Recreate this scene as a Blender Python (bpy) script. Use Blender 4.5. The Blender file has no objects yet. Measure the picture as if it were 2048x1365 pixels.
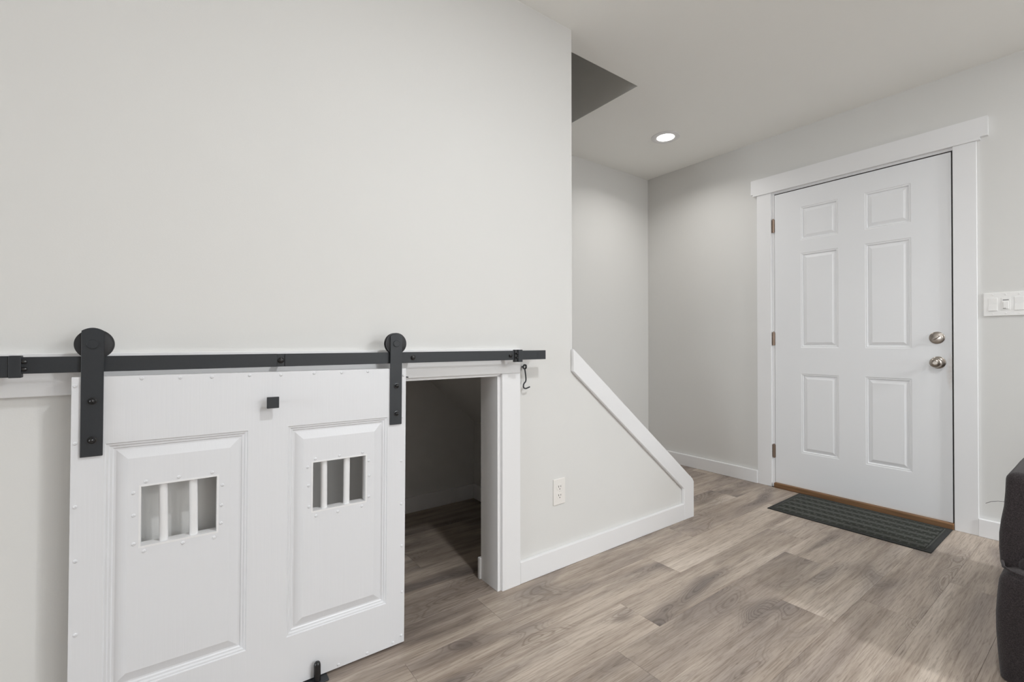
import bpy, bmesh, math, random
from mathutils import Vector, Matrix

sc = bpy.context.scene
COL = sc.collection
random.seed(7)

# ---------------------------------------------------------------- camera
CAM = (0.0, 0.0, 1.02)
YAW, PITCH, ROLL = 0.937497683, 0.00486831630, -0.00143357681
fw = Vector((math.cos(PITCH) * math.cos(YAW), math.cos(PITCH) * math.sin(YAW), math.sin(PITCH)))
rt = Vector((math.sin(YAW), -math.cos(YAW), 0.0))
up = rt.cross(fw)
r2 = rt * math.cos(ROLL) + up * math.sin(ROLL)
u2 = -rt * math.sin(ROLL) + up * math.cos(ROLL)
cd = bpy.data.cameras.new('camera')
cd.sensor_width = 36.0
cd.lens = 916.67 / 2048 * 36.0
cd.clip_start = 0.02
cam = bpy.data.objects.new('camera', cd)
COL.objects.link(cam)
cam.matrix_world = Matrix(((r2.x, u2.x, -fw.x, CAM[0]), (r2.y, u2.y, -fw.y, CAM[1]),
                           (r2.z, u2.z, -fw.z, CAM[2]), (0, 0, 0, 1)))
sc.camera = cam

# ---------------------------------------------------------------- world, lamps, exposure
w = bpy.data.worlds.new('overcast_sky')
sc.world = w
w.use_nodes = True
w.node_tree.nodes['Background'].inputs[0].default_value = (0.72, 0.80, 0.92, 1)
w.node_tree.nodes['Background'].inputs[1].default_value = 1.0
sc.view_settings.view_transform = 'Standard'
sc.view_settings.look = 'None'
sc.view_settings.exposure = 0.17
sc.view_settings.gamma = 1.0
sc.view_settings.use_curve_mapping = False
sc.cycles.use_denoising = True
sc.cycles.max_bounces = 10
sc.cycles.diffuse_bounces = 8
sc.cycles.sample_clamp_indirect = 6.0


def lamp(name, loc, power, size, color=(0.955, 0.98, 1.0), target=None, shape='DISK', sy=None, spread=180):
    d = bpy.data.lights.new(name, 'AREA')
    d.shape = shape
    d.size = size
    if sy:
        d.size_y = sy
    d.energy = power
    d.color = color
    d.spread = math.radians(spread)
    o = bpy.data.objects.new(name, d)
    COL.objects.link(o)
    o.location = loc
    v = Vector(target if target else (0, 0, -1))
    o.rotation_euler = v.to_track_quat('-Z', 'Y').to_euler()
    return o


for lx, ly, pw in ((0.85, 0.08, 19.0), (2.75, -0.45, 3.0), (2.75, -2.1, 52.0), (2.75, -3.3, 52.0)):
    lamp('unseen_ceiling_lamp', (lx, ly, 2.475), pw, 0.15)  # unseen ceiling lamps; the strong rear pair stands in for a bright source
lamp('entry_recessed_lamp', (2.815, 1.98, 2.474), 4.0, 0.13, (1, 0.98, 0.95), spread=146)
# area lights added as fill outside two invented windows behind the camera
lamp('added_window_fill', (2.3, -4.75, 1.30), 36.0, 1.6, (0.92, 0.965, 1.0), (-0.1, 1, -0.05), 'RECTANGLE', 1.3)
lamp('added_window_fill', (-5.75, 0.2, 1.45), 108.0, 2.2, (0.92, 0.965, 1.0), (1, 0.0, -0.03), 'RECTANGLE', 1.3)


# ---------------------------------------------------------------- materials
def lin(c):
    c = c / 255.0
    return c / 12.92 if c <= 0.04045 else ((c + 0.055) / 1.055) ** 2.4


def rgb(r, g, b):
    return (lin(r), lin(g), lin(b), 1)


class NT:
    def __init__(self, name):
        self.m = bpy.data.materials.new(name)
        self.m.use_nodes = True
        self.t = self.m.node_tree
        self.b = self.t.nodes['Principled BSDF']

    def n(self, typ, ins=None, **kw):
        nd = self.t.nodes.new(typ)
        for k, v in kw.items():
            setattr(nd, k, v)
        for k, v in (ins or {}).items():
            if isinstance(v, bpy.types.NodeSocket):
                self.t.links.new(v, nd.inputs[k])
            else:
                nd.inputs[k].default_value = v
        return nd

    def set(self, key, v):
        if isinstance(v, bpy.types.NodeSocket):
            self.t.links.new(v, self.b.inputs[key])
        else:
            self.b.inputs[key].default_value = v

    def math(self, op, a, b=0.0, c=0.0):
        return self.n('ShaderNodeMath', {0: a, 1: b, 2: c}, operation=op).outputs[0]

    def pos(self):
        return self.n('ShaderNodeNewGeometry').outputs['Position']

    def scale(self, v, s):
        return self.n('ShaderNodeVectorMath', {0: v, 1: s}, operation='MULTIPLY').outputs[0]

    def add(self, v, s):
        return self.n('ShaderNodeVectorMath', {0: v, 1: s}, operation='ADD').outputs[0]

    def noise(self, v, scale=1.0, detail=2.0, rough=0.5, dist=0.0):
        return self.n('ShaderNodeTexNoise', {'Vector': v, 'Scale': scale, 'Detail': detail, 'Roughness': rough,
                                             'Distortion': dist}).outputs[0]

    def ramp(self, f, stops):
        r = self.n('ShaderNodeValToRGB', {0: f})
        e = r.color_ramp.elements
        while len(e) < len(stops):
            e.new(0.5)
        for q, (p, c) in zip(e, stops):
            q.position = p
            q.color = c if isinstance(c, tuple) else (c, c, c, 1)
        return r.outputs[0]

    def mix(self, f, a, b, blend='MIX'):
        nd = self.n('ShaderNodeMix', data_type='RGBA', blend_type=blend)
        for k, v in ((0, f), (6, a), (7, b)):
            if isinstance(v, bpy.types.NodeSocket):
                self.t.links.new(v, nd.inputs[k])
            else:
                nd.inputs[k].default_value = v
        return nd.outputs[2]

    def bump(self, h, strength=0.2, dist=0.002):
        self.set('Normal', self.n('ShaderNodeBump', {'Height': h, 'Strength': strength, 'Distance': dist}).outputs[0])


def plain(name, col, rough=0.5, metal=0.0, spec=0.5, bump=None, vary=0.0):
    k = NT(name)
    k.set('Roughness', rough)
    k.set('Metallic', metal)
    k.set('Specular IOR Level', spec)
    p = k.pos()
    if vary:
        f = k.noise(p, 3.0, 3.0)
        lo = tuple(c * (1 - vary) for c in col[:3]) + (1,)
        hi = tuple(min(1, c * (1 + vary)) for c in col[:3]) + (1,)
        k.set('Base Color', k.mix(f, lo, hi))
    else:
        k.set('Base Color', col)
    if bump:
        k.bump(k.noise(p, bump[0], 3.0), bump[1], bump[2])
    return k.m


M = {}
M['wall'] = plain('greige_wall_paint', rgb(217, 216.5, 214.4), 0.75, 0, 0.25, (260, 0.12, 0.001), 0.012)
M['ceiling'] = plain('flat_ceiling_paint', rgb(242, 242, 239), 0.9, 0, 0.15, (180, 0.15, 0.001), 0.01)
M['trim'] = plain('white_semigloss_trim', rgb(230, 230, 231), 0.38, 0, 0.45, (40, 0.05, 0.001), 0.008)
M['shaft'] = plain('lightened_wall_paint', rgb(240, 239, 235), 0.8, 0, 0.2, (260, 0.1, 0.001))  # same paint as the walls, lightened to stand in for light in the shaft
M['black'] = plain('black_powder_coat', rgb(38, 41, 45), 0.5, 0.0, 0.5, (900, 0.35, 0.0004), 0.06)
M['blackgloss'] = plain('black_glossy_bolt', rgb(22, 22, 24), 0.22, 0.0, 0.6)
M['rubber'] = plain('black_nylon_wheel', rgb(40, 40, 42), 0.45, 0, 0.4, (300, 0.1, 0.0005))
M['nickel'] = plain('satin_nickel', rgb(176, 168, 160), 0.28, 1.0, 0.5, (500, 0.05, 0.0004))
M['hinge'] = plain('aged_nickel_hinge', rgb(150, 132, 118), 0.38, 0.9, 0.5)
M['dark'] = plain('dark_gap', rgb(40, 38, 36), 0.8)
M['plastic'] = plain('white_device_plastic', rgb(231, 230, 228), 0.35, 0, 0.5)
M['ivory'] = plain('warm_white_outlet_plastic', rgb(231, 228, 224), 0.35, 0, 0.5)
M['slot'] = plain('outlet_slot', rgb(60, 55, 52), 0.7)


def painted_door(name, col):
    k = NT(name)
    p = k.pos()
    g = k.noise(k.scale(p, (190, 190, 5)), 1.0, 3.0, 0.6, 0.4)
    k.set('Base Color', k.mix(k.noise(p, 2.5, 2.0), tuple(c * .985 for c in col[:3]) + (1,), col))
    k.set('Roughness', 0.36)
    k.set('Specular IOR Level', 0.45)
    k.bump(g, 0.16, 0.0012)
    return k.m


M['bdoor'] = painted_door('white_grained_door_paint', rgb(222, 223, 226))


def entry_paint():
    k = NT('white_steel_door_paint')
    p = k.pos()
    sep = k.n('ShaderNodeSeparateXYZ', {0: p})
    dy = k.math('MULTIPLY', k.math('SUBTRACT', sep.outputs[1], 0.602), 45.0)
    dz = k.math('MULTIPLY', k.math('SUBTRACT', sep.outputs[2], 0.86), 9.0)
    r = k.math('ADD', k.math('MULTIPLY', dy, dy), k.math('MULTIPLY', dz, dz))
    st = k.math('MULTIPLY', k.ramp(r, [(0.0, 1.0), (1.0, 0.0)]), k.noise(p, 60, 3.0))
    st = k.math('MULTIPLY', st, 0.45)
    base = k.mix(k.noise(p, 2.0, 2.0), rgb(228, 229, 231), rgb(232, 233, 235))
    k.set('Base Color', k.mix(st, base, rgb(170, 140, 110)))
    k.set('Roughness', 0.4)
    k.set('Specular IOR Level', 0.45)
    k.bump(k.noise(p, 150, 3.0), 0.06, 0.001)
    return k.m


M['edoor'] = entry_paint()


def vinyl_plank():
    k = NT('grey_oak_vinyl_plank')
    rnd = k.n('ShaderNodeObjectInfo').outputs['Random']
    off = k.n('ShaderNodeCombineXYZ', {0: k.math('MULTIPLY', rnd, 53.0), 1: k.math('MULTIPLY', rnd, 31.0),
                                       2: k.math('MULTIPLY', rnd, 17.0)}).outputs[0]
    p = k.add(k.pos(), off)
    # growth-ring figure: level lines of a stretched noise field, gathering round its dark smoky cores
    field = k.noise(k.scale(p, (2.0, 7.2, 1)), 1.0, 2.0, 0.42, 0.45)
    wig = k.noise(k.scale(p, (9.0, 40.0, 1)), 1.0, 2.0, 0.5)
    rings = k.math('SINE', k.math('MULTIPLY_ADD', field, 215.0, k.math('MULTIPLY', wig, 2.6)))
    mask = k.ramp(field, [(0.50, 0.0), (0.62, 1.0)])
    rings = k.math('MULTIPLY', rings, mask)
    fibre = k.noise(k.scale(p, (9.0, 210.0, 1)), 1.0, 3.0, 0.65)
    pores = k.noise(k.scale(p, (16.0, 230.0, 1)), 1.0, 2.0, 0.6, 0.3)
    streak = k.noise(k.scale(p, (1.5, 26.0, 1)), 1.0, 3.0, 0.55)
    tone = k.noise(k.scale(p, (0.9, 4.6, 1)), 1.0, 3.0, 0.5, 0.4)
    col = k.ramp(tone, [(0.28, rgb(158, 146, 137)), (0.44, rgb(176, 163, 151)), (0.58, rgb(187, 174, 161)),
                        (0.76, rgb(204, 192, 180))])
    f2 = k.ramp(streak, [(0.30, rgb(186, 178, 171)), (0.58, (1, 1, 1, 1))])
    col = k.mix(0.55, col, f2, 'MULTIPLY')
    f3 = k.ramp(fibre, [(0.32, rgb(180, 172, 165)), (0.56, (1, 1, 1, 1))])
    col = k.mix(0.6, col, f3, 'MULTIPLY')
    f4 = k.ramp(pores, [(0.26, rgb(150, 141, 134)), (0.42, (1, 1, 1, 1))])
    col = k.mix(0.45, col, f4, 'MULTIPLY')
    # smoky grey-violet cores
    smoke = k.ramp(field, [(0.47, 0.0), (0.66, 1.0)])
    smoke = k.math('MULTIPLY', smoke, k.ramp(k.noise(k.scale(p, (0.8, 3.0, 1)), 1.3, 1.0), [(0.32, 0.2), (0.55, 1.0)]))
    col = k.mix(k.math('MULTIPLY', smoke, 0.80), col, rgb(108, 100, 97))
    rr = k.ramp(k.math('MULTIPLY_ADD', rings, 0.5, 0.5), [(0.0, rgb(196, 188, 181)), (0.5, (1, 1, 1, 1)), (1.0, (1, 1, 1, 1))])
    col = k.mix(0.60, col, rr, 'MULTIPLY')
    pv = k.add(k.scale(p, (1.3, 2.9, 0.0)), k.scale(k.n('ShaderNodeCombineXYZ', {0: wig, 1: wig}).outputs[0], (0.08, 0.08, 0)))
    vor = k.n('ShaderNodeTexVoronoi', {'Vector': pv, 'Scale': 1.0}).outputs['Distance']
    kn = k.ramp(vor, [(0.02, 1.0), (0.085, 0.0)])
    col = k.mix(k.math('MULTIPLY', kn, 0.55), col, rgb(96, 86, 80))
    hv = k.n('ShaderNodeHueSaturation', {'Color': col, 'Value': k.math('MULTIPLY_ADD', rnd, 0.10, 0.95)}).outputs[0]
    k.set('Base Color', hv)
    k.set('Roughness', k.math('MULTIPLY_ADD', fibre, 0.15, 0.42))
    k.set('Specular IOR Level', 0.4)
    k.bump(fibre, 0.12, 0.0008)
    return k.m


M['plank'] = vinyl_plank()


def oak():
    k = NT('stained_oak_threshold')
    p = k.pos()
    g = k.noise(k.scale(p, (90, 4, 90)), 1.0, 3.0)
    k.set('Base Color', k.ramp(g, [(0.3, rgb(98, 70, 44)), (0.7, rgb(134, 98, 64))]))
    k.set('Roughness', 0.5)
    k.bump(g, 0.1, 0.001)
    return k.m


M['oak'] = oak()


def fabric(name, c0, c1):
    k = NT(name)
    p = k.pos()
    a = k.noise(p, 420, 2.0)
    b = k.noise(p, 9, 3.0)
    wv = k.n('ShaderNodeTexVoronoi', {'Vector': p, 'Scale': 330.0}).outputs['Distance']
    f = k.math('MULTIPLY_ADD', wv, 0.5, k.math('MULTIPLY', a, 0.6))
    col = k.mix(k.ramp(f, [(0.25, 0.0), (0.8, 1.0)]), c0, c1)
    col = k.mix(k.math('MULTIPLY', b, 0.25), col, c0)
    k.set('Base Color', col)
    k.set('Roughness', 0.95)
    k.set('Specular IOR Level', 0.15)
    k.set('Sheen Weight', 0.12)
    k.bump(f, 0.6, 0.0015)
    return k.m


M['sofa'] = fabric('charcoal_tweed', rgb(26, 23, 24), rgb(66, 60, 61))
M['mat'] = fabric('dark_green_grey_ribbed_fibre', rgb(42, 44, 40), rgb(72, 74, 68))
M['matedge'] = fabric('dark_rubber_mat_edge', rgb(28, 29, 27), rgb(40, 41, 38))


def emit(name, col, s):
    k = NT(name)
    k.set('Base Color', col)
    k.set('Emission Color', col)
    k.set('Emission Strength', s)
    return k.m


M['lens'] = emit('lit_led_lens', (1, 0.98, 0.95, 1), 6.0)

# ---------------------------------------------------------------- mesh helpers
class MB:
    def __init__(self):
        self.bm = bmesh.new()

    def poly(self, pts):
        vs = [self.bm.verts.new(p) for p in pts]
        return self.bm.faces.new(vs)

    def box(self, x0, x1, y0, y1, z0, z1):
        v = [self.bm.verts.new((x, y, z)) for x in (x0, x1) for y in (y0, y1) for z in (z0, z1)]
        for f in ((0, 1, 3, 2), (4, 6, 7, 5), (0, 4, 5, 1), (2, 3, 7, 6), (0, 2, 6, 4), (1, 5, 7, 3)):
            self.bm.faces.new([v[i] for i in f])
        return self

    def prism(self, pts, a, b, axis='y'):
        """pts: outline in the plane across `axis`, extruded from a to b"""
        def P(p, t):
            return {'y': (p[0], t, p[1]), 'x': (t, p[0], p[1]), 'z': (p[0], p[1], t)}[axis]
        A = [self.bm.verts.new(P(p, a)) for p in pts]
        B = [self.bm.verts.new(P(p, b)) for p in pts]
        n = len(pts)
        self.bm.faces.new(A)
        self.bm.faces.new(B[::-1])
        for i in range(n):
            self.bm.faces.new([A[i], B[i], B[(i + 1) % n], A[(i + 1) % n]])
        return self

    def lathe(self, prof, origin, axis, n=24):
        """prof: (radius, distance along axis)"""
        ax = Vector(axis).normalized()
        e1 = ax.orthogonal().normalized()
        e2 = ax.cross(e1)
        o = Vector(origin)
        rings = []
        for r, t in prof:
            if r < 1e-6:
                rings.append([self.bm.verts.new(o + ax * t)])
            else:
                rings.append([self.bm.verts.new(o + ax * t + (e1 * math.cos(2 * math.pi * i / n) + e2 * math.sin(2 * math.pi * i / n)) * r)
                              for i in range(n)])
        for a, b in zip(rings, rings[1:]):
            for i in range(n):
                j = (i + 1) % n
                if len(a) == 1 and len(b) == 1:
                    continue
                if len(a) == 1:
                    self.bm.faces.new([a[0], b[i], b[j]])
                elif len(b) == 1:
                    self.bm.faces.new([a[i], b[0], a[j]])
                else:
                    self.bm.faces.new([a[i], b[i], b[j], a[j]])
        return self

    def tube(self, path, r, n=10, closed=False):
        P = [Vector(p) for p in path]
        m = len(P)
        rings = []
        ref = None
        for i in range(m):
            a = P[i - 1] if (i > 0 or closed) else P[i]
            b = P[(i + 1) % m] if (i < m - 1 or closed) else P[i]
            t = (b - a).normalized()
            if ref is None:
                ref = t.orthogonal().normalized()
            ref = (ref - t * ref.dot(t)).normalized()
            s = t.cross(ref)
            rings.append([self.bm.verts.new(P[i] + (ref * math.cos(2 * math.pi * q / n) + s * math.sin(2 * math.pi * q / n)) * r)
                          for q in range(n)])
        for i in range(m if closed else m - 1):
            a, b = rings[i], rings[(i + 1) % m]
            for q in range(n):
                self.bm.faces.new([a[q], a[(q + 1) % n], b[(q + 1) % n], b[q]])
        if not closed:
            self.bm.faces.new(rings[0][::-1])
            self.bm.faces.new(rings[-1])
        return self

    def bevel(self, w, seg=2, ang=30):
        self.bm.normal_update()
        es = [e for e in self.bm.edges if len(e.link_faces) == 2 and e.calc_face_angle(0) > math.radians(ang)]
        bmesh.ops.bevel(self.bm, geom=es, offset=w, segments=seg, profile=0.5, affect='EDGES', clamp_overlap=True)
        return self

    def build(self, name, mat, parent=None, smooth=False, weld=False):
        if weld:
            bmesh.ops.remove_doubles(self.bm, verts=self.bm.verts[:], dist=1e-5)
        bmesh.ops.recalc_face_normals(self.bm, faces=self.bm.faces[:])
        me = bpy.data.meshes.new(name)
        self.bm.to_mesh(me)
        self.bm.free()
        me.materials.append(M[mat])
        if smooth:
            for p in me.polygons:
                p.use_smooth = True
            me.set_sharp_from_angle(angle=math.radians(40))
        o = bpy.data.objects.new(name, me)
        COL.objects.link(o)
        if parent is not None:
            o.parent = parent
        return o


def link_copy(src, parent, loc=(0, 0, 0), rot=None):
    c = src.copy()
    COL.objects.link(c)
    c.parent = parent
    c.location = loc
    if rot:
        c.rotation_euler = rot
    return c


def tag(o, label=None, cat=None, group=None, kind=None):
    if label:
        o['label'] = label
    if cat:
        o['category'] = cat
    if group:
        o['group'] = group
    if kind:
        o['kind'] = kind
    return o


def thing(name, label, cat, loc=(0, 0, 0), rot=(0, 0, 0), kind=None):
    o = bpy.data.objects.new(name, None)
    o.empty_display_size = 0.05
    COL.objects.link(o)
    o.location = loc
    o.rotation_euler = rot
    return tag(o, label, cat, None, kind)


def struct(o, label=None):
    return tag(o, label, None, None, 'structure')


# ---------------------------------------------------------------- room dimensions
ZC = 2.49            # ceiling
YA = 1.561           # face of the wall with the little sliding door
YF = 1.5428          # face of the trim on it
YAB = 1.68           # its back
YC = 2.60            # wall beyond the stairs
XB = 3.43            # wall with the entry door
XL, YR = -5.5, -4.5  # walls behind the camera
XE = 1.494           # where the full-height wall ends and the stair knee wall starts
OX0, OX1, OZ = 0.27, 1.083, 0.897   # cupboard opening


def slope(x):        # top edge of the sloping stair trim
    return 0.994 - 0.8027 * (x - 1.487)


# floor base with individually laid planks
fl = struct(MB().box(XL - .1, XB + .25, YR - .1, YC + .1, -0.10, -0.005).build('floor', 'dark'))
PWID, PLEN = 0.182, 1.22
joints = {0: 1.18, 1: 1.406, 2: 1.810, 3: 0.971, -1: 0.72, -2: 2.197, -3: 2.655, 4: 0.55, 5: 1.30, 6: 0.9}
mesh_cache = {}
y_base = 0.838
k0 = int(math.floor((YR - y_base) / PWID))
for k in range(k0, 10):
    ya, yb = y_base + k * PWID, y_base + (k + 1) * PWID
    ya, yb = max(ya, YR), min(yb, YC)
    if yb - ya < 0.01:
        continue
    j = joints.get(k, random.uniform(0, PLEN))
    xs = j - PLEN * math.ceil((j - XL) / PLEN)
    while xs < XB:
        xa, xb = max(xs, XL), min(xs + PLEN, XB)
        xs += PLEN
        if xb - xa < 0.02:
            continue
        key = (round(xb - xa, 3), round(yb - ya, 3))
        if key not in mesh_cache:
            q = MB().box(0.0003, key[0] - 0.0003, 0.0002, key[1] - 0.0002, -0.005, 0.0)
            top = [e for e in q.bm.edges if all(abs(v.co.z) < 1e-6 for v in e.verts)]
            bmesh.ops.bevel(q.bm, geom=top, offset=0.0004, segments=1, affect='EDGES')
            o = q.build('plank', 'plank', fl)
            mesh_cache[key] = o.data
        else:
            o = bpy.data.objects.new('plank', mesh_cache[key])
            COL.objects.link(o)
            o.parent = fl
        o.location = (xa, ya, 0)

# walls
b = MB()
b.box(XL, OX0, YA, YAB, 0, ZC)
b.box(OX0, OX1, YA, YAB, OZ, ZC)
b.box(OX1, XE, YA, YAB, 0, ZC)
b.prism([(XE, 0), (2.40, 0), (2.40, slope(2.40) - 0.02), (XE, slope(XE) - 0.02)], YA, YAB)
struct(b.build('wall_left', 'wall'))

b = MB()
DY0, DY1, DZ = 0.572, 1.5385, 2.092
b.box(XB, XB + .14, YR - .1, DY0, 0, ZC)
b.box(XB, XB + .14, DY1, YC + .1, 0, ZC)
b.box(XB, XB + .14, DY0, DY1, DZ, ZC)
struct(b.build('wall_right', 'wall'))

struct(MB().box(XL, XB, YC, YC + .1, 0, 4.9).build('wall_back', 'wall'))
b = MB()   # cupboard lining walls under the stairs
b.box(1.597, 1.70, YAB, YC, 0, 0.55)
b.box(-0.52, -0.42, YAB, YC, 0, ZC)
struct(b.build('wall_cupboard', 'wall'))
struct(MB().prism([(1.62, 0.485), (1.62, 0.53), (-0.5, 2.39), (-0.5, 2.345)], YAB, YC).build('ceiling_cupboard', 'wall'))
b = MB()
VY0, VY1, WZ0, WZ1 = -0.9, 1.3, 0.7, 2.1
b.box(XL - .1, XL, YR - .1, VY0, 0, ZC)
b.box(XL - .1, XL, VY1, YA, 0, ZC)
b.box(XL - .1, XL, VY0, VY1, 0, WZ0)
b.box(XL - .1, XL, VY0, VY1, WZ1, ZC)
struct(b.build('wall_rear', 'wall'))
win2 = thing('added_window_2', None, None, (0, 0, 0), kind='structure')  # unseen window, added to bring frontal fill onto the entry door wall
b = MB()
for (ya, yb) in ((VY0, VY0 + .06), (.17, .23), (VY1 - .06, VY1)):
    b.box(XL - .08, XL - .03, ya, yb, WZ0, WZ1)
for (za, zb) in ((WZ0, WZ0 + .06), (WZ1 - .06, WZ1)):
    b.box(XL - .08, XL - .03, VY0 + .06, VY1 - .06, za, zb)
b.build('added_window_frame', 'trim', win2)
b = MB()
WX0, WX1 = 1.5, 3.1
b.box(XL, WX0, YR - .1, YR, 0, ZC)
b.box(WX1, XB, YR - .1, YR, 0, ZC)
b.box(WX0, WX1, YR - .1, YR, 0, WZ0)
b.box(WX0, WX1, YR - .1, YR, WZ1, ZC)
struct(b.build('wall_front', 'wall'))
win = thing('added_window_1', None, None, (0, 0, 0), kind='structure')  # unseen window, added so fill light can enter from behind the camera
b = MB()
for (xa, xb) in ((WX0, WX0 + .06), (2.27, 2.33), (WX1 - .06, WX1)):
    b.box(xa, xb, YR - .08, YR - .03, WZ0, WZ1)
for (za, zb) in ((WZ0, WZ0 + .06), (WZ1 - .06, WZ1)):
    b.box(WX0 + .06, WX1 - .06, YR - .08, YR - .03, za, zb)
b.build('added_window_frame', 'trim', win)

# ceiling with the stairwell opening, and the shaft above it
HX0, HX1, HY0 = -1.0, 2.1275, 1.68
b = MB()
b.box(XL, XB, YR, HY0, ZC, ZC + .012)
b.box(HX1, XB, HY0, YC, ZC, ZC + .012)
struct(b.build('ceiling', 'ceiling'))
b = MB()
b.box(HX1, HX1 + .1, HY0, YC, ZC + .012, 4.9)
b.box(HX0, HX1, HY0 - .1, HY0, ZC + .012, 4.9)
b.box(HX0 - .1, HX0, HY0, YC, 2.3, 4.9)
struct(b.build('wall_stairwell', 'shaft'))
struct(MB().box(HX0 - .1, HX1 + .1, HY0 - .1, YC, 4.9, 5.0).build('ceiling_stairwell', 'ceiling'))

# stairs climbing behind the knee wall
st = thing('staircase', None, None, (2.40, 2.14, 0), kind='structure')
for i in range(13):
    x1 = 2.39 - .235 * i
    z1 = .19 * (i + 1)
    b = MB().box(x1 - .02 - 2.40, x1 - 2.40, -.458, .458, z1 - .19, z1 - .03)
    b.build('riser', 'trim', st)
    b = MB().box(x1 - .235 - .02 - 2.40, x1 + .025 - 2.40, -.458, .458, z1 - .03, z1).bevel(.006)
    b.build('tread', 'plank', st)

# ---------------------------------------------------------------- trim on the left wall
b = MB().box(-0.62, 1.1777, YF, YA, 0.8945, 0.9975).bevel(.0015, 1)
struct(b.build('trim_1', 'trim'), 'long white header board behind the black rail')
b = MB().box(1.0828, 1.1762, YF, YA, 0, 0.894).bevel(.0015, 1)
struct(b.build('trim_2', 'trim'), 'white upright casing right of the cupboard opening')
b = MB().box(0.178, 0.2702, YF, YA, 0, 0.894).bevel(.0015, 1)
struct(b.build('trim_3', 'trim'), 'white upright casing hidden behind the small sliding door')
b = MB()   # jamb lining the opening
b.box(1.067, 1.083, YA - .006, YAB + .002, 0, 0.886)
b.box(OX0, OX0 + .016, YA - .006, YAB + .002, 0, 0.886)
b.box(OX0, 1.083, YA - .006, YAB + .002, 0.884, 0.8968)
struct(b.build('trim_4', 'trim'), 'white jamb boards lining the cupboard opening')
# sloping stair trim with the upright end board
q = MB().prism([(1.487, slope(1.487) - .105), (1.487, slope(1.487)), (2.446, slope(2.446)), (2.4575, slope(2.446) - .018),
                (2.4575, 0), (2.362, 0), (2.362, slope(2.362) - .112)], YF, YA)
q.bevel(.002, 1)
struct(q.build('trim_5', 'trim'), 'white sloping stair trim with short upright end board')
q = MB().prism([(XE, slope(XE) - .02), (XE, slope(XE) + .003), (2.448, slope(2.448) + .003), (2.448, slope(2.448) - .02)], YA, YAB + .015)
struct(q.build('trim_6', 'trim'), 'white cap along the sloping top of the knee wall')
b = MB().box(2.40, 2.4575, YA, YAB, 0, slope(2.40) - .03)
struct(b.build('trim_7', 'trim'), 'white end face of the knee wall')


def baseboard(name, x0, x1, y0, y1):
    b = MB().box(x0, x1, y0, y1, 0, 0.0925).bevel(.002, 1)
    return struct(b.build(name, 'trim'))


baseboard('baseboard_left', 1.1765, 2.362, YF + .001, YA)
baseboard('baseboard_left', XL, 0.177, YF + .001, YA)
baseboard('baseboard_right', XB - .0235, XB, 1.6335, YC)
baseboard('baseboard_right', XB - .0235, XB, YR, 0.4958)
baseboard('baseboard_back', 2.46, XB - .0235, YC - .015, YC)
baseboard('baseboard_cupboard', -.42, 1.582, YC - .0155, YC)
baseboard('baseboard_cupboard', 1.582, 1.597, YAB + .0155, YC)
baseboard('baseboard_cupboard', 1.058, 1.597, YAB, YAB + .0155)

# ---------------------------------------------------------------- panelled slabs
def grid_face(b, xs, zs, y, holes, inside=None):
    xs = sorted(set(xs))
    zs = sorted(set(zs))
    for xa, xb in zip(xs, xs[1:]):
        for za, zb in zip(zs, zs[1:]):
            cx, cz = (xa + xb) / 2, (za + zb) / 2
            if any(h[0] < cx < h[1] and h[2] < cz < h[3] for h in holes):
                continue
            b.poly([(xa, y, za), (xb, y, za), (xb, y, zb), (xa, y, zb)])


def slab(x0, x1, z0, z1, th, panels, holes):
    """door skin facing -y with the panels left out, plain back with the holes"""
    b = MB()
    X = [x0, x1] + [v for p in panels for v in p[:2]]
    Z = [z0, z1] + [v for p in panels for v in p[2:]]
    grid_face(b, X, Z, 0, panels)
    X = [x0, x1] + [v for p in holes for v in p[:2]]
    Z = [z0, z1] + [v for p in holes for v in p[2:]]
    grid_face(b, X, Z, th, holes)
    b.poly([(x0, 0, z0), (x0, 0, z1), (x0, th, z1), (x0, th, z0)])
    b.poly([(x1, 0, z0), (x1, 0, z1), (x1, th, z1), (x1, th, z0)])
    b.poly([(x0, 0, z0), (x1, 0, z0), (x1, th, z0), (x0, th, z0)])
    b.poly([(x0, 0, z1), (x1, 0, z1), (x1, th, z1), (x0, th, z1)])
    return b


def panel(rect, prof, hole=None, th=0.035):
    b = MB()
    x0, x1, z0, z1 = rect
    R = [[(x0 + i, d, z0 + i), (x1 - i, d, z0 + i), (x1 - i, d, z1 - i), (x0 + i, d, z1 - i)] for i, d in prof]
    for A, B in zip(R, R[1:]):
        for i in range(4):
            j = (i + 1) % 4
            b.poly([A[i], A[j], B[j], B[i]])
    i, d = prof[-1]
    fx0, fx1, fz0, fz1 = x0 + i, x1 - i, z0 + i, z1 - i
    if hole:
        grid_face(b, [fx0, fx1, hole[0], hole[1]], [fz0, fz1, hole[2], hole[3]], d, [hole])
    else:
        grid_face(b, [fx0, fx1], [fz0, fz1], d, [])
    return b


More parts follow.
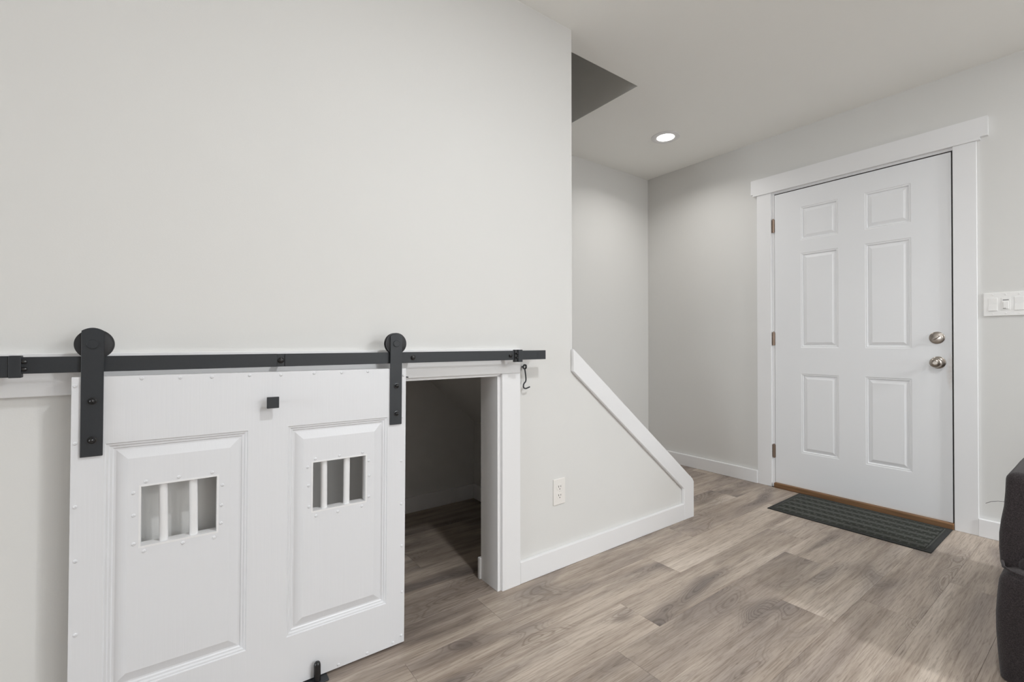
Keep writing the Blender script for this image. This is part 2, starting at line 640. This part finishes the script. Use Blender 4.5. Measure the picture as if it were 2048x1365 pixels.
# ---------------------------------------------------------------- small sliding door
D = thing('sliding_door', 'small white two-panel door with barred windows hanging from the black rail', 'door',
          (0.2126, 1.478, 0.010), (0, 0.00785, 0))
TH = 0.035
PR = [(0, 0), (.002, .0035), (.006, .0035), (.009, .0075), (.013, .0075), (.016, .0105), (.020, .0105), (.043, .002)]
p1 = (-.3555, -.0535, .1500, .7650)
p2 = (.0490, .3515, .1480, .7665)
h1 = (-.2905, -.1220, .4955, .6525)
h2 = (.1155, .2840, .4980, .6530)
b = slab(-.4162, .4153, 0.0, .928, TH, [p1, p2], [h1, h2])
b.build('door_slab', 'bdoor', D)
b = MB().box(.0068, .0073, -.0002, .001, 0.004, .926)
b.build('seam', 'bdoor', D)
for p, h in ((p1, h1), (p2, h2)):
    panel(p, PR, h, TH).build('panel', 'bdoor', D)
    # four boards lining the window
    t = .004
    MB().box(h[0] - .0005, h[0] + t, .0015, TH, h[2], h[3]).build('lining_board', 'trim', D)
    MB().box(h[1] - t, h[1] + .0005, .0015, TH, h[2], h[3]).build('lining_board', 'trim', D)
    MB().box(h[0] + t, h[1] - t, .0015, TH, h[2] - .0005, h[2] + t).build('lining_board', 'trim', D)
    MB().box(h[0] + t, h[1] - t, .0015, TH, h[3] - t, h[3] + .0005).build('lining_board', 'trim', D)
for u, za, zb, lean in ((-.2415, .4995, .6485, .0022), (-.1775, .4995, .6485, .0022), (.1555, .502, .649, .0008), (.2245, .502, .649, -.0004)):
    MB().tube([(u - lean / 2, .019, zb), (u + lean / 2, .019, za)], .0097, 20).build('dowel_bar', 'trim', D, True)
rv = None
edge = [(-0.1401, 0.9192), (-0.0512, 0.9202), (0.0285, 0.9188), (0.1196, 0.9203), (0.2008, 0.9199), (0.2843, 0.921), (0.407, 0.904),
        (-0.4099, 0.9074), (-0.4086, 0.7721), (-0.2875, 0.9212), (-0.2096, 0.9198), (-0.4071, 0.6228), (-0.4052, 0.4955),
        (-0.4034, 0.3226), (-.4036, .172), (-.4036, .024), (0.4014, 0.7633), (0.4008, 0.614), (0.4018, 0.4688), (0.4043, 0.3268), (0.4068, 0.1703),
        (0.4052, 0.0249), (0.3757, 0.0106), (0.2895, 0.0097), (0.1987, 0.0093), (.06, .0095), (-.05, .0095), (-.16, .0095), (-.27, .0095)]
wr = [(-0.2772, 0.6602), (-0.21, 0.6608), (-0.1368, 0.661), (-0.1133, 0.6231), (-0.1151, 0.5684), (-0.1156, 0.5195), (-0.3014, 0.6358),
      (-0.3005, 0.5796), (-0.2997, 0.5086), (-0.2791, 0.4864), (-0.1998, 0.4869), (-0.1314, 0.4845),
      (0.126, 0.6597), (0.1974, 0.6596), (0.2694, 0.6602), (0.2904, 0.6307), (0.2915, 0.5824), (0.2916, 0.5146), (0.1043, 0.6378),
      (0.107, 0.582), (0.1091, 0.5179), (0.1291, 0.4864), (0.1939, 0.4861), (0.2686, 0.4873)]
for pts, dep in ((edge, 0.0), (wr, .002)):
    for (u, z) in pts:
        if rv is None:
            rv = MB().lathe([(.0043, .001), (.0043, -.0006), (.0036, -.0019), (.0020, -.0027), (.0012, -.0027), (.0009, -.0017), (0, -.0017)],
                            (0, 0, 0), (0, 1, 0), 14).build('rivet', 'bdoor', D, True)
            rv.location = (u, dep, z)
        else:
            link_copy(rv, D, (u, dep, z))

# square pull knob
b = MB().box(-.0115, .0195, -.031, -.025, .8265, .8585).bevel(.0012, 2)
kb = b.build('knob', 'black', D)
tag(kb, 'square black pull knob')
MB().lathe([(.0075, 0.0), (.0075, -.003), (.0055, -.006), (.0055, -.020), (.010, -.025)], (.004, 0, .8425), (0, 1, 0), 20).build('knob_stem', 'black', kb, True)


def hanger(u, zb):
    ztop, wz = 1.0435, 1.0092 + u * 0.00785
    hw = .0202
    arc = []
    for i in range(13):
        t = -1 + 2 * i / 12
        arc.append((u + hw * t, ztop - .0075 * (t * t) + .002))
    s = MB().prism([(u - hw, zb), (u + hw, zb)] + arc[::-1], -.0062, -.0006).bevel(.0008, 1).build('hanger_strap', 'black', D)
    tag(s, 'flat black steel hanger strap')
    for z in (.778, .871):
        MB().lathe([(.0088, -.0062), (.0088, -.0078), (.0060, -.0082), (.0060, -.0135), (.0048, -.0165), (.0022, -.0182), (0, -.0185)],
                   (u + .001, 0, z), (0, 1, 0), 18).build('bolt', 'blackgloss', s, True)
    MB().lathe([(.0112, -.0060), (.0112, -.0080), (.0102, -.0090), (0, -.0090)], (u, 0, wz), (0, 1, 0), 28).build('axle_cap', 'black', s, True)
    wh = MB().lathe([(.006, .0002), (.030, .0002), (.0325, .0012), (.0362, .0012), (.0362, .0036), (.0280, .0050), (.0280, .0130), (.0362, .015), (.0362, .019), (.012, .020), (.006, .020)],
                    (u + .002, 0, wz), (0, 1, 0), 48).build('wheel', 'rubber', D, True)
    tag(wh, 'grooved black roller wheel')


hanger(-.3795, .7385)
hanger(.3787, .7405)
# small eye screw standing out of the door's right edge
e = MB().tube([(.4150, .0125, .898), (.4290, .0125, .8965)], .0021, 10)
e.tube([(.4168, .0125, .893 + .0095), (.4178, .0125, .893 + .004), (.4178, .0125, .893 - .006), (.4168, .0125, .893 - .0115)], .0013, 8)
tag(e.build('eye_screw', 'black', D, True), 'tiny black eye screw')

# ---------------------------------------------------------------- rail
RX, RY, RZ = 0.2395, 1.484, 0.9525
RL = thing('sliding_rail', 'long black flat steel rail screwed to the header above the small door', 'rail', (RX, RY, RZ))
MB().box(-.90, -.0006, -.0006, .0056, 0, .0378).bevel(.0007, 1).build('rail_bar', 'black', RL)
b = MB().box(.0206, 1.0271, 0, .006, 0, .0375)
b.box(0, .0206, .0026, .006, 0, .0375)
b.build('rail_bar', 'black', RL)
for bx, by in ((.0100, .0026), (.4242, 0), (.8425, 0), (-.80, 0)):
    o = MB().lathe([(.0088, by), (.0088, by - .0012), (.0072, by - .0022), (.0070, by - .0052), (.0045, by - .0072), (.0022, by - .0075), (.0018, by - .0055), (0, by - .0055)],
                   (bx, 0, .0182), (0, 1, 0), 18).build('bolt', 'blackgloss', RL, True)
    MB().lathe([(0, .006), (.0095, .006), (.0095, YF - RY), (0, YF - RY)], (bx, 0, .0182), (0, 1, 0), 20).build('spacer', 'black', o, True)


def end_stop(x0, x1, sgn):
    s = MB().box(x0, x1, -.0080, .0125, -.0085, .0412).bevel(.0012, 2).build('end_stop', 'black', RL)
    face = x0 if sgn < 0 else x1
    a, c = (face - .016, face) if sgn < 0 else (face, face + .003)
    if sgn < 0:
        MB().box(a, c, -.0035, .0100, -.0085, .0412).bevel(.001, 1).build('clamp_plate', 'blackgloss', s)
        nx = a + .006
    else:
        nx = c
    for z in (.0095, .0262):
        if sgn < 0:
            MB().lathe([(.0042, 0), (.0042, -.006), (.0026, -.0088), (0, -.009)], (nx + .004, -.0030, z), (0, 1, 0), 14).build('rubber_bumper', 'blackgloss', s, True)
        else:
            MB().lathe([(.0048, 0), (.0048, .006), (.003, .0085), (0, .009)], (face, -.0008, z + .001), (1, 0, 0), 14).build('rubber_bumper', 'blackgloss', s, True)


end_stop(1.1165 - RX, 1.1375 - RX, -1)
end_stop(-.2985 - RX, -.2785 - RX, 1)
MB().box(-.42 - RX, -.2985 - RX, -.0045, .0110, -.0075, .0405).bevel(.001, 1).build('stop_sleeve', 'black', RL)

# floor guide under the door
G = thing('floor_guide', 'black floor guide with round post at the bottom of the small door', 'door guide', (.340, 1.475, 0))
MB().box(-.040, .037, -.026, .050, 0, .0062).bevel(.004, 2).build('base_plate', 'black', G)
PP = [(0, .0), (.0098, .0), (.0098, .047), (.0085, .0525), (.0055, .0565), (0, .0578)]
MB().lathe(PP, (.0055, -.012, .0055), (0, 0, 1), 24).build('guide_post', 'blackgloss', G, True)
MB().lathe(PP, (.0055, .049 + .0, .0055), (0, 0, 1), 24).build('guide_post', 'blackgloss', G, True)

# hook hanging from a screw eye on the casing edge
H = thing('door_hook', 'small black wire hook hanging below the right end of the rail', 'hook', (1.1972, YA, .9177))
HY = -.022
ring = [(.0082 * math.sin(t * math.pi / 10), HY, .0085 * math.cos(t * math.pi / 10) + .002) for t in range(20)]
wire = [(.000, HY, -.0075), (.0020, HY, -.018), (.0042, HY, -.032), (.0058, HY, -.046), (.0060, HY, -.055), (.0035, HY, -.062),
        (-.0035, HY, -.068), (-.0070, HY, -.074), (-.0078, HY, -.081), (-.0050, HY, -.0875), (.0005, HY - .001, -.0905), (.0075, HY - .002, -.0900),
        (.0160, HY - .003, -.0870), (.0235, HY - .004, -.0845)]
b = MB().tube(ring, .0034, 10, True)
b.tube(wire, .0030, 10)
b.build('hook_wire', 'black', H, True)
b = MB().tube([(.0012, 0, .001), (.0012, -.012, .001)], .0034, 10)
b.tube([(.0012, -.0195 + .0078 * math.cos(t * math.pi / 8), .001 + .0078 * math.sin(t * math.pi / 8)) for t in range(16)], .0030, 8, True)
b.build('screw_eye', 'blackgloss', H, True)

# ---------------------------------------------------------------- outlet
O = thing('wall_outlet', 'warm white duplex wall outlet under the sloping stair trim', 'outlet', (1.4092, YA, .3453))
MB().box(-.0355, .0355, -.0058, 0, -.0588, .0588).bevel(.0028, 2).build('cover_plate', 'ivory', O)
for dz in (.0195, -.0195):
    pts = []
    for i in range(28):
        a = 2 * math.pi * i / 28
        pts.append((.0172 * math.cos(a), max(-.0138, min(.0138, .0172 * math.sin(a))) + dz))
    r = MB().prism(pts, -.0070, -.004).build('receptacle', 'ivory', O)
    for ux, hh in ((-.0064, .0042), (.0064, .0034)):
        MB().box(ux - .0013, ux + .0013, -.0073, -.006, dz + .0035 - hh, dz + .0035 + hh).build('slot', 'slot', r)
    MB().lathe([(.0025, -.006), (.0025, -.0073), (0, -.0073)], (0, 0, dz - .0078), (0, 1, 0), 12).build('ground_hole', 'slot', r)
MB().lathe([(.0033, -.0055), (.0030, -.0068), (0, -.0072)], (0, 0, 0), (0, 1, 0), 14).build('screw', 'ivory', O, True)

# ---------------------------------------------------------------- entry door (faces -x; built facing -y and turned)
E_ = thing('door_1', 'white six-panel entry door with satin knob and deadbolt', None, (3.4285, 0, 0), (0, 0, -math.pi / 2), kind='structure')
# in this frame local x = -world y, local y = world x - 3.4285


def L(y):
    return -y


z0, z1 = .040, 2.070
PE = [(0, 0), (.004, .0022), (.010, .0022), (.014, .0085), (.018, .0085), (.036, .0020)]
cols = ((L(1.3495), L(1.1295)), (L(.9895), L(.7675)))
rows = ((1.7170, 1.9450), (.9865, 1.6300), (.2710, .8100))
pans = [(c[0], c[1], r[0], r[1]) for c in cols for r in rows]
b = slab(L(1.5165), L(.5975), z0, 2.067, .044, pans, [])
b.build('door_slab', 'edoor', E_)
for p in pans:
    panel(p, PE).build('panel', 'edoor', E_)
for hz in (1.850, 1.049, .253):
    h = MB().lathe([(0, -.047), (.0062, -.047), (.0062, .047), (0, .047)], (L(1.5245), -.0035, hz), (0, 0, 1), 14)
    h.lathe([(0, .047), (.0045, .047), (.0045, .0505), (0, .0525)], (L(1.5245), -.0035, hz), (0, 0, 1), 12)
    h.box(L(1.536), L(1.5265), -.0008, .0010, hz - .045, hz + .045)
    h.box(L(1.5225), L(1.5150), -.0008, .0010, hz - .045, hz + .045)
    tag(h.build('hinge', 'hinge', E_, True), 'aged metal hinge')
KP = [(.0335, 0), (.0335, -.004), (.030, -.0075), (.016, -.010), (.0125, -.016), (.0125, -.028), (.018, -.033), (.0262, -.041),
      (.0285, -.050), (.0265, -.058), (.0200, -.0645), (.0105, -.067), (.0095, -.0655), (0, -.0655)]
tag(MB().lathe(KP, (L(.6545), 0, .909), (0, 1, 0), 40).build('door_knob', 'nickel', E_, True), 'satin nickel door knob')
dbt = MB().lathe([(.0335, 0), (.0335, -.0055), (.0315, -.0075), (.027, -.0085), (.0255, -.0120), (.0240, -.0128), (0, -.0128)], (L(.6585), 0, 1.047), (0, 1, 0), 40).build('deadbolt', 'nickel', E_, True)
tag(dbt, 'satin nickel deadbolt rose')
q = MB().box(-.0045, .0045, -.029, -.011, -.0165, .0165).bevel(.0035, 3)
for v in q.bm.verts:
    c, s = math.cos(.9), math.sin(.9)
    v.co = Vector((L(.6585) + v.co.x * c + v.co.z * s, v.co.y, 1.047 - v.co.x * s + v.co.z * c))
q.build('thumb_turn', 'nickel', dbt, True)
for z in (1.047, .905):
    MB().box(L(.5975) - .0005, L(.5975) + .0045, .004, .030, z - .028, z + .028).build('latch_plate', 'slot', E_)
MB().box(L(1.5165), L(.5975), .001, .040, .0335, .0405).build('door_sweep', 'plastic', E_)

b = MB()  # dark strips put into the door gap in place of its shade
b.box(L(.5968), L(.5885), .006, .044, .04, 2.073)
b.box(L(1.5165), L(.5968), .010, .044, 2.0675, 2.073)
b.box(L(1.5188), L(1.5170), .006, .044, .04, 2.073)
tag(b.build('gap_shade_strip', 'dark', E_), 'dark strip standing in for shade in the door gap')
# jamb, stops and threshold of the entry door
b = MB()
b.box(XB - .001, XB + .14, 1.5190, 1.5390, 0, 2.092)
b.box(XB - .001, XB + .14, .5715, .5885, 0, 2.092)
b.box(XB - .001, XB + .14, .5885, 1.5190, 2.0745, 2.092)
b.box(XB + .046, XB + .14, .59, .603, .02, 2.0745)
b.box(XB + .046, XB + .14, 1.506, 1.519, .02, 2.0745)
b.box(XB + .046, XB + .14, .603, 1.506, 2.06, 2.0745)
struct(b.build('trim_8', 'trim'), 'white jamb around the entry door')
q = struct(MB().box(3.404, 3.56, .5905, 1.5185, 0, .0335).bevel(.004, 2).build('trim_9', 'oak'), 'brown oak threshold under the entry door')
b = MB().box(3.4135, XB, 1.5360, 1.6335, 0, 2.0895).bevel(.0015, 1)
struct(b.build('trim_10', 'trim'), 'white casing on the hinge side of the entry door')
b = MB().box(3.4135, XB, .4958, .5890, 0, 2.0895).bevel(.0015, 1)
struct(b.build('trim_11', 'trim'), 'white casing on the knob side of the entry door')
b = MB().box(3.4040, XB, .4525, 1.6710, 2.1030, 2.2045)
b.box(3.4045, XB, .4815, 1.6585, 2.0885, 2.1030)
struct(b.build('trim_12', 'trim'), 'white stepped header board over the entry door')

# ---------------------------------------------------------------- light switch plate
S = thing('light_switch', 'white three-gang light switch plate beside the entry door casing', 'switch', (XB, .394, 1.2180), (0, 0, -math.pi / 2))
MB().box(-.082, .086, -.0062, 0, -.0612, .0612).bevel(.003, 2).build('cover_plate', 'plastic', S)
for i, cx in enumerate((-.0465, 0, .0465)):
    if i == 1:
        fr = MB().box(cx - .0165, cx + .0165, -.0072, -.004, -.0335, .0335).bevel(.0015, 2).build('slide_dimmer', 'plastic', S)
        MB().box(cx - .0105, cx + .0105, -.0105, -.006, -.026, .012).bevel(.002, 2).build('rocker', 'plastic', fr)
        MB().box(cx - .0105, cx + .0105, -.0076, -.0065, .0185, .0215).build('slider_slot', 'slot', fr)
        MB().box(cx - .010, cx + .001, -.0109, -.0095, -.0235, -.0215).build('indicator', 'slot', fr)
    else:
        q = MB().prism([(-.0066, -.0335), (-.0098, -.0335), (-.0066, 0), (-.0078, .0335), (-.0045, .0335), (-.0045, -.0335)], cx - .0165, cx + .0165, 'x').bevel(.0008, 1)
        q.build('rocker', 'plastic', S)
    for dz in (.0485, -.0485):
        MB().lathe([(.0032, -.0058), (.0030, -.0070), (.0016, -.0076), (0, -.0072)], (cx, 0, dz), (0, 1, 0), 12).build('screw', 'plastic', S, True)

# ---------------------------------------------------------------- ceiling light
CL = thing('recessed_light', 'round recessed ceiling light, lit, in the ceiling before the entry door', 'ceiling light', (2.817, 1.981, ZC))
MB().lathe([(.098, 0), (.098, -.003), (.092, -.006), (.068, -.0065), (.060, -.003), (.060, 0)], (0, 0, 0), (0, 0, 1), 56).build('trim_ring', 'trim', CL, True)
MB().lathe([(.0602, -.0030), (.056, -.0042), (0, -.0046)], (0, 0, 0), (0, 0, 1), 48).build('lens', 'lens', CL, True)

# ---------------------------------------------------------------- door mat
mx0, mx1, my0, my1 = 2.940, 3.4005, .592, 1.352
DM = thing('door_mat', 'dark green-grey ribbed mat on the floor at the entry door', 'doormat', ((mx0 + mx1) / 2, (my0 + my1) / 2, 0), (0, 0, .006))
hx, hy = (mx1 - mx0) / 2, (my1 - my0) / 2
MB().prism([(-hx, -hy), (hx, -hy), (hx, hy), (-hx, hy)], 0, .0045, 'z').bevel(.0018, 1).build('rubber_base', 'matedge', DM)
b = MB()
for (xa, xb, ya, yb) in ((-hx + .022, -hx + .030, -hy + .022, hy - .022), (hx - .030, hx - .022, -hy + .022, hy - .022),
                         (-hx + .030, hx - .030, -hy + .022, -hy + .030), (-hx + .030, hx - .030, hy - .030, hy - .022)):
    b.box(xa, xb, ya, yb, .004, .0078)
b.bevel(.002, 1).build('border_rib', 'mat', DM)
MB().box(-hx + .034, hx - .034, -hy + .034, hy - .034, .004, .0062).build('pile_field', 'mat', DM)
b = MB()
nx, ny = 10, 20
for i in range(nx):
    for j in range(ny):
        cx = -hx + .050 + (2 * hx - .10) * i / (nx - 1)
        cy = -hy + .050 + (2 * hy - .10) * j / (ny - 1) + (.008 if i % 2 else -.008)
        sg = 1 if i % 2 else -1
        for q in (0, 1):
            path = []
            for t in range(7):
                a = -1.2 + 2.4 * t / 6
                path.append((cx + sg * (.011 * math.cos(a) - .007) + q * .012 * sg, cy + .015 * math.sin(a), .0056 + .0012 * math.cos(a)))
            b.tube(path, .0023, 5)
tag(b.build('raised_rib_pattern', 'mat', DM, True), kind='stuff')

# ---------------------------------------------------------------- sofa at the right edge
SF = thing('sofa', 'dark charcoal tweed sofa end with piped seat edge beside the entry door wall', 'sofa', (2.0, .25, 0))


def soft_box(x0, x1, y0, y1, z0, z1, r, seg=5, amp=.003, fn=None):
    b = MB().box(x0, x1, y0, y1, z0, z1)
    b.bevel(r, seg)
    bmesh.ops.triangulate(b.bm, faces=[f for f in b.bm.faces if len(f.verts) > 4])
    bmesh.ops.subdivide_edges(b.bm, edges=[e for e in b.bm.edges if e.calc_length() > .08], cuts=5, use_grid_fill=True)
    from mathutils import noise
    for v in b.bm.verts:
        n = noise.noise_vector(v.co * 9.0 + Vector((3, 1, 7)))
        v.co += n * amp
        if fn:
            v.co = fn(v.co)
    return b


def lower(c):
    c.z = max(c.z, .004)
    k = c.z / .33
    c.x -= .010 * math.sin(max(0, min(1, k)) * math.pi)
    c.y += .008 * math.sin(max(0, min(1, k)) * math.pi)
    return c


soft_box(.008, .92, -1.9, .000, -.045, .330, .035, 5, .003, lower).build('seat_base', 'sofa', SF, True)


def armf(c):
    c.x += max(0, (c.z - .34)) * .36
    c.y += .007 * math.sin(max(0, min(1, (c.z - .30) / .2)) * math.pi)
    return c


soft_box(.085, .92, -.20, .006, .30, .600, .026, 5, .002, armf).build('armrest', 'sofa', SF, True)
soft_box(.20, .92, -.02, .012, .26, .495, .010, 4, .002).build('side_panel', 'sofa', SF, True)
soft_box(.07, .90, -1.70, -.03, .30, .365, .030, 4, .003).build('seat_cushion', 'sofa', SF, True)
soft_box(.62, .93, -1.70, -.20, .33, .80, .06, 5, .004).build('back_cushion', 'sofa', SF, True)
pt = [(.40, .001, .331), (.20, .002, .333), (.09, .001, .334), (.045, -.006, .334), (.020, -.026, .332), (.010, -.060, .330), (.008, -.15, .330), (.008, -.6, .330), (.008, -1.85, .330)]
tag(MB().tube(pt, .0040, 10).build('piping', 'sofa', SF, True), 'raised piping along the seat edge')
tag(MB().tube([(.160, .004, .505), (.140, .016, .508), (.122, .030, .5065), (.108, .040, .501)], .0007, 5).build('loose_thread', 'sofa', SF, True), 'loose dark thread')
for lx, ly in ((.06, -.06), (.86, -.06), (.06, -1.84), (.86, -1.84)):
    MB().lathe([(0, 0), (.02, 0), (.025, .03), (0, .03)], (lx, ly, 0), (0, 0, 1), 14).build('foot', 'black', SF)
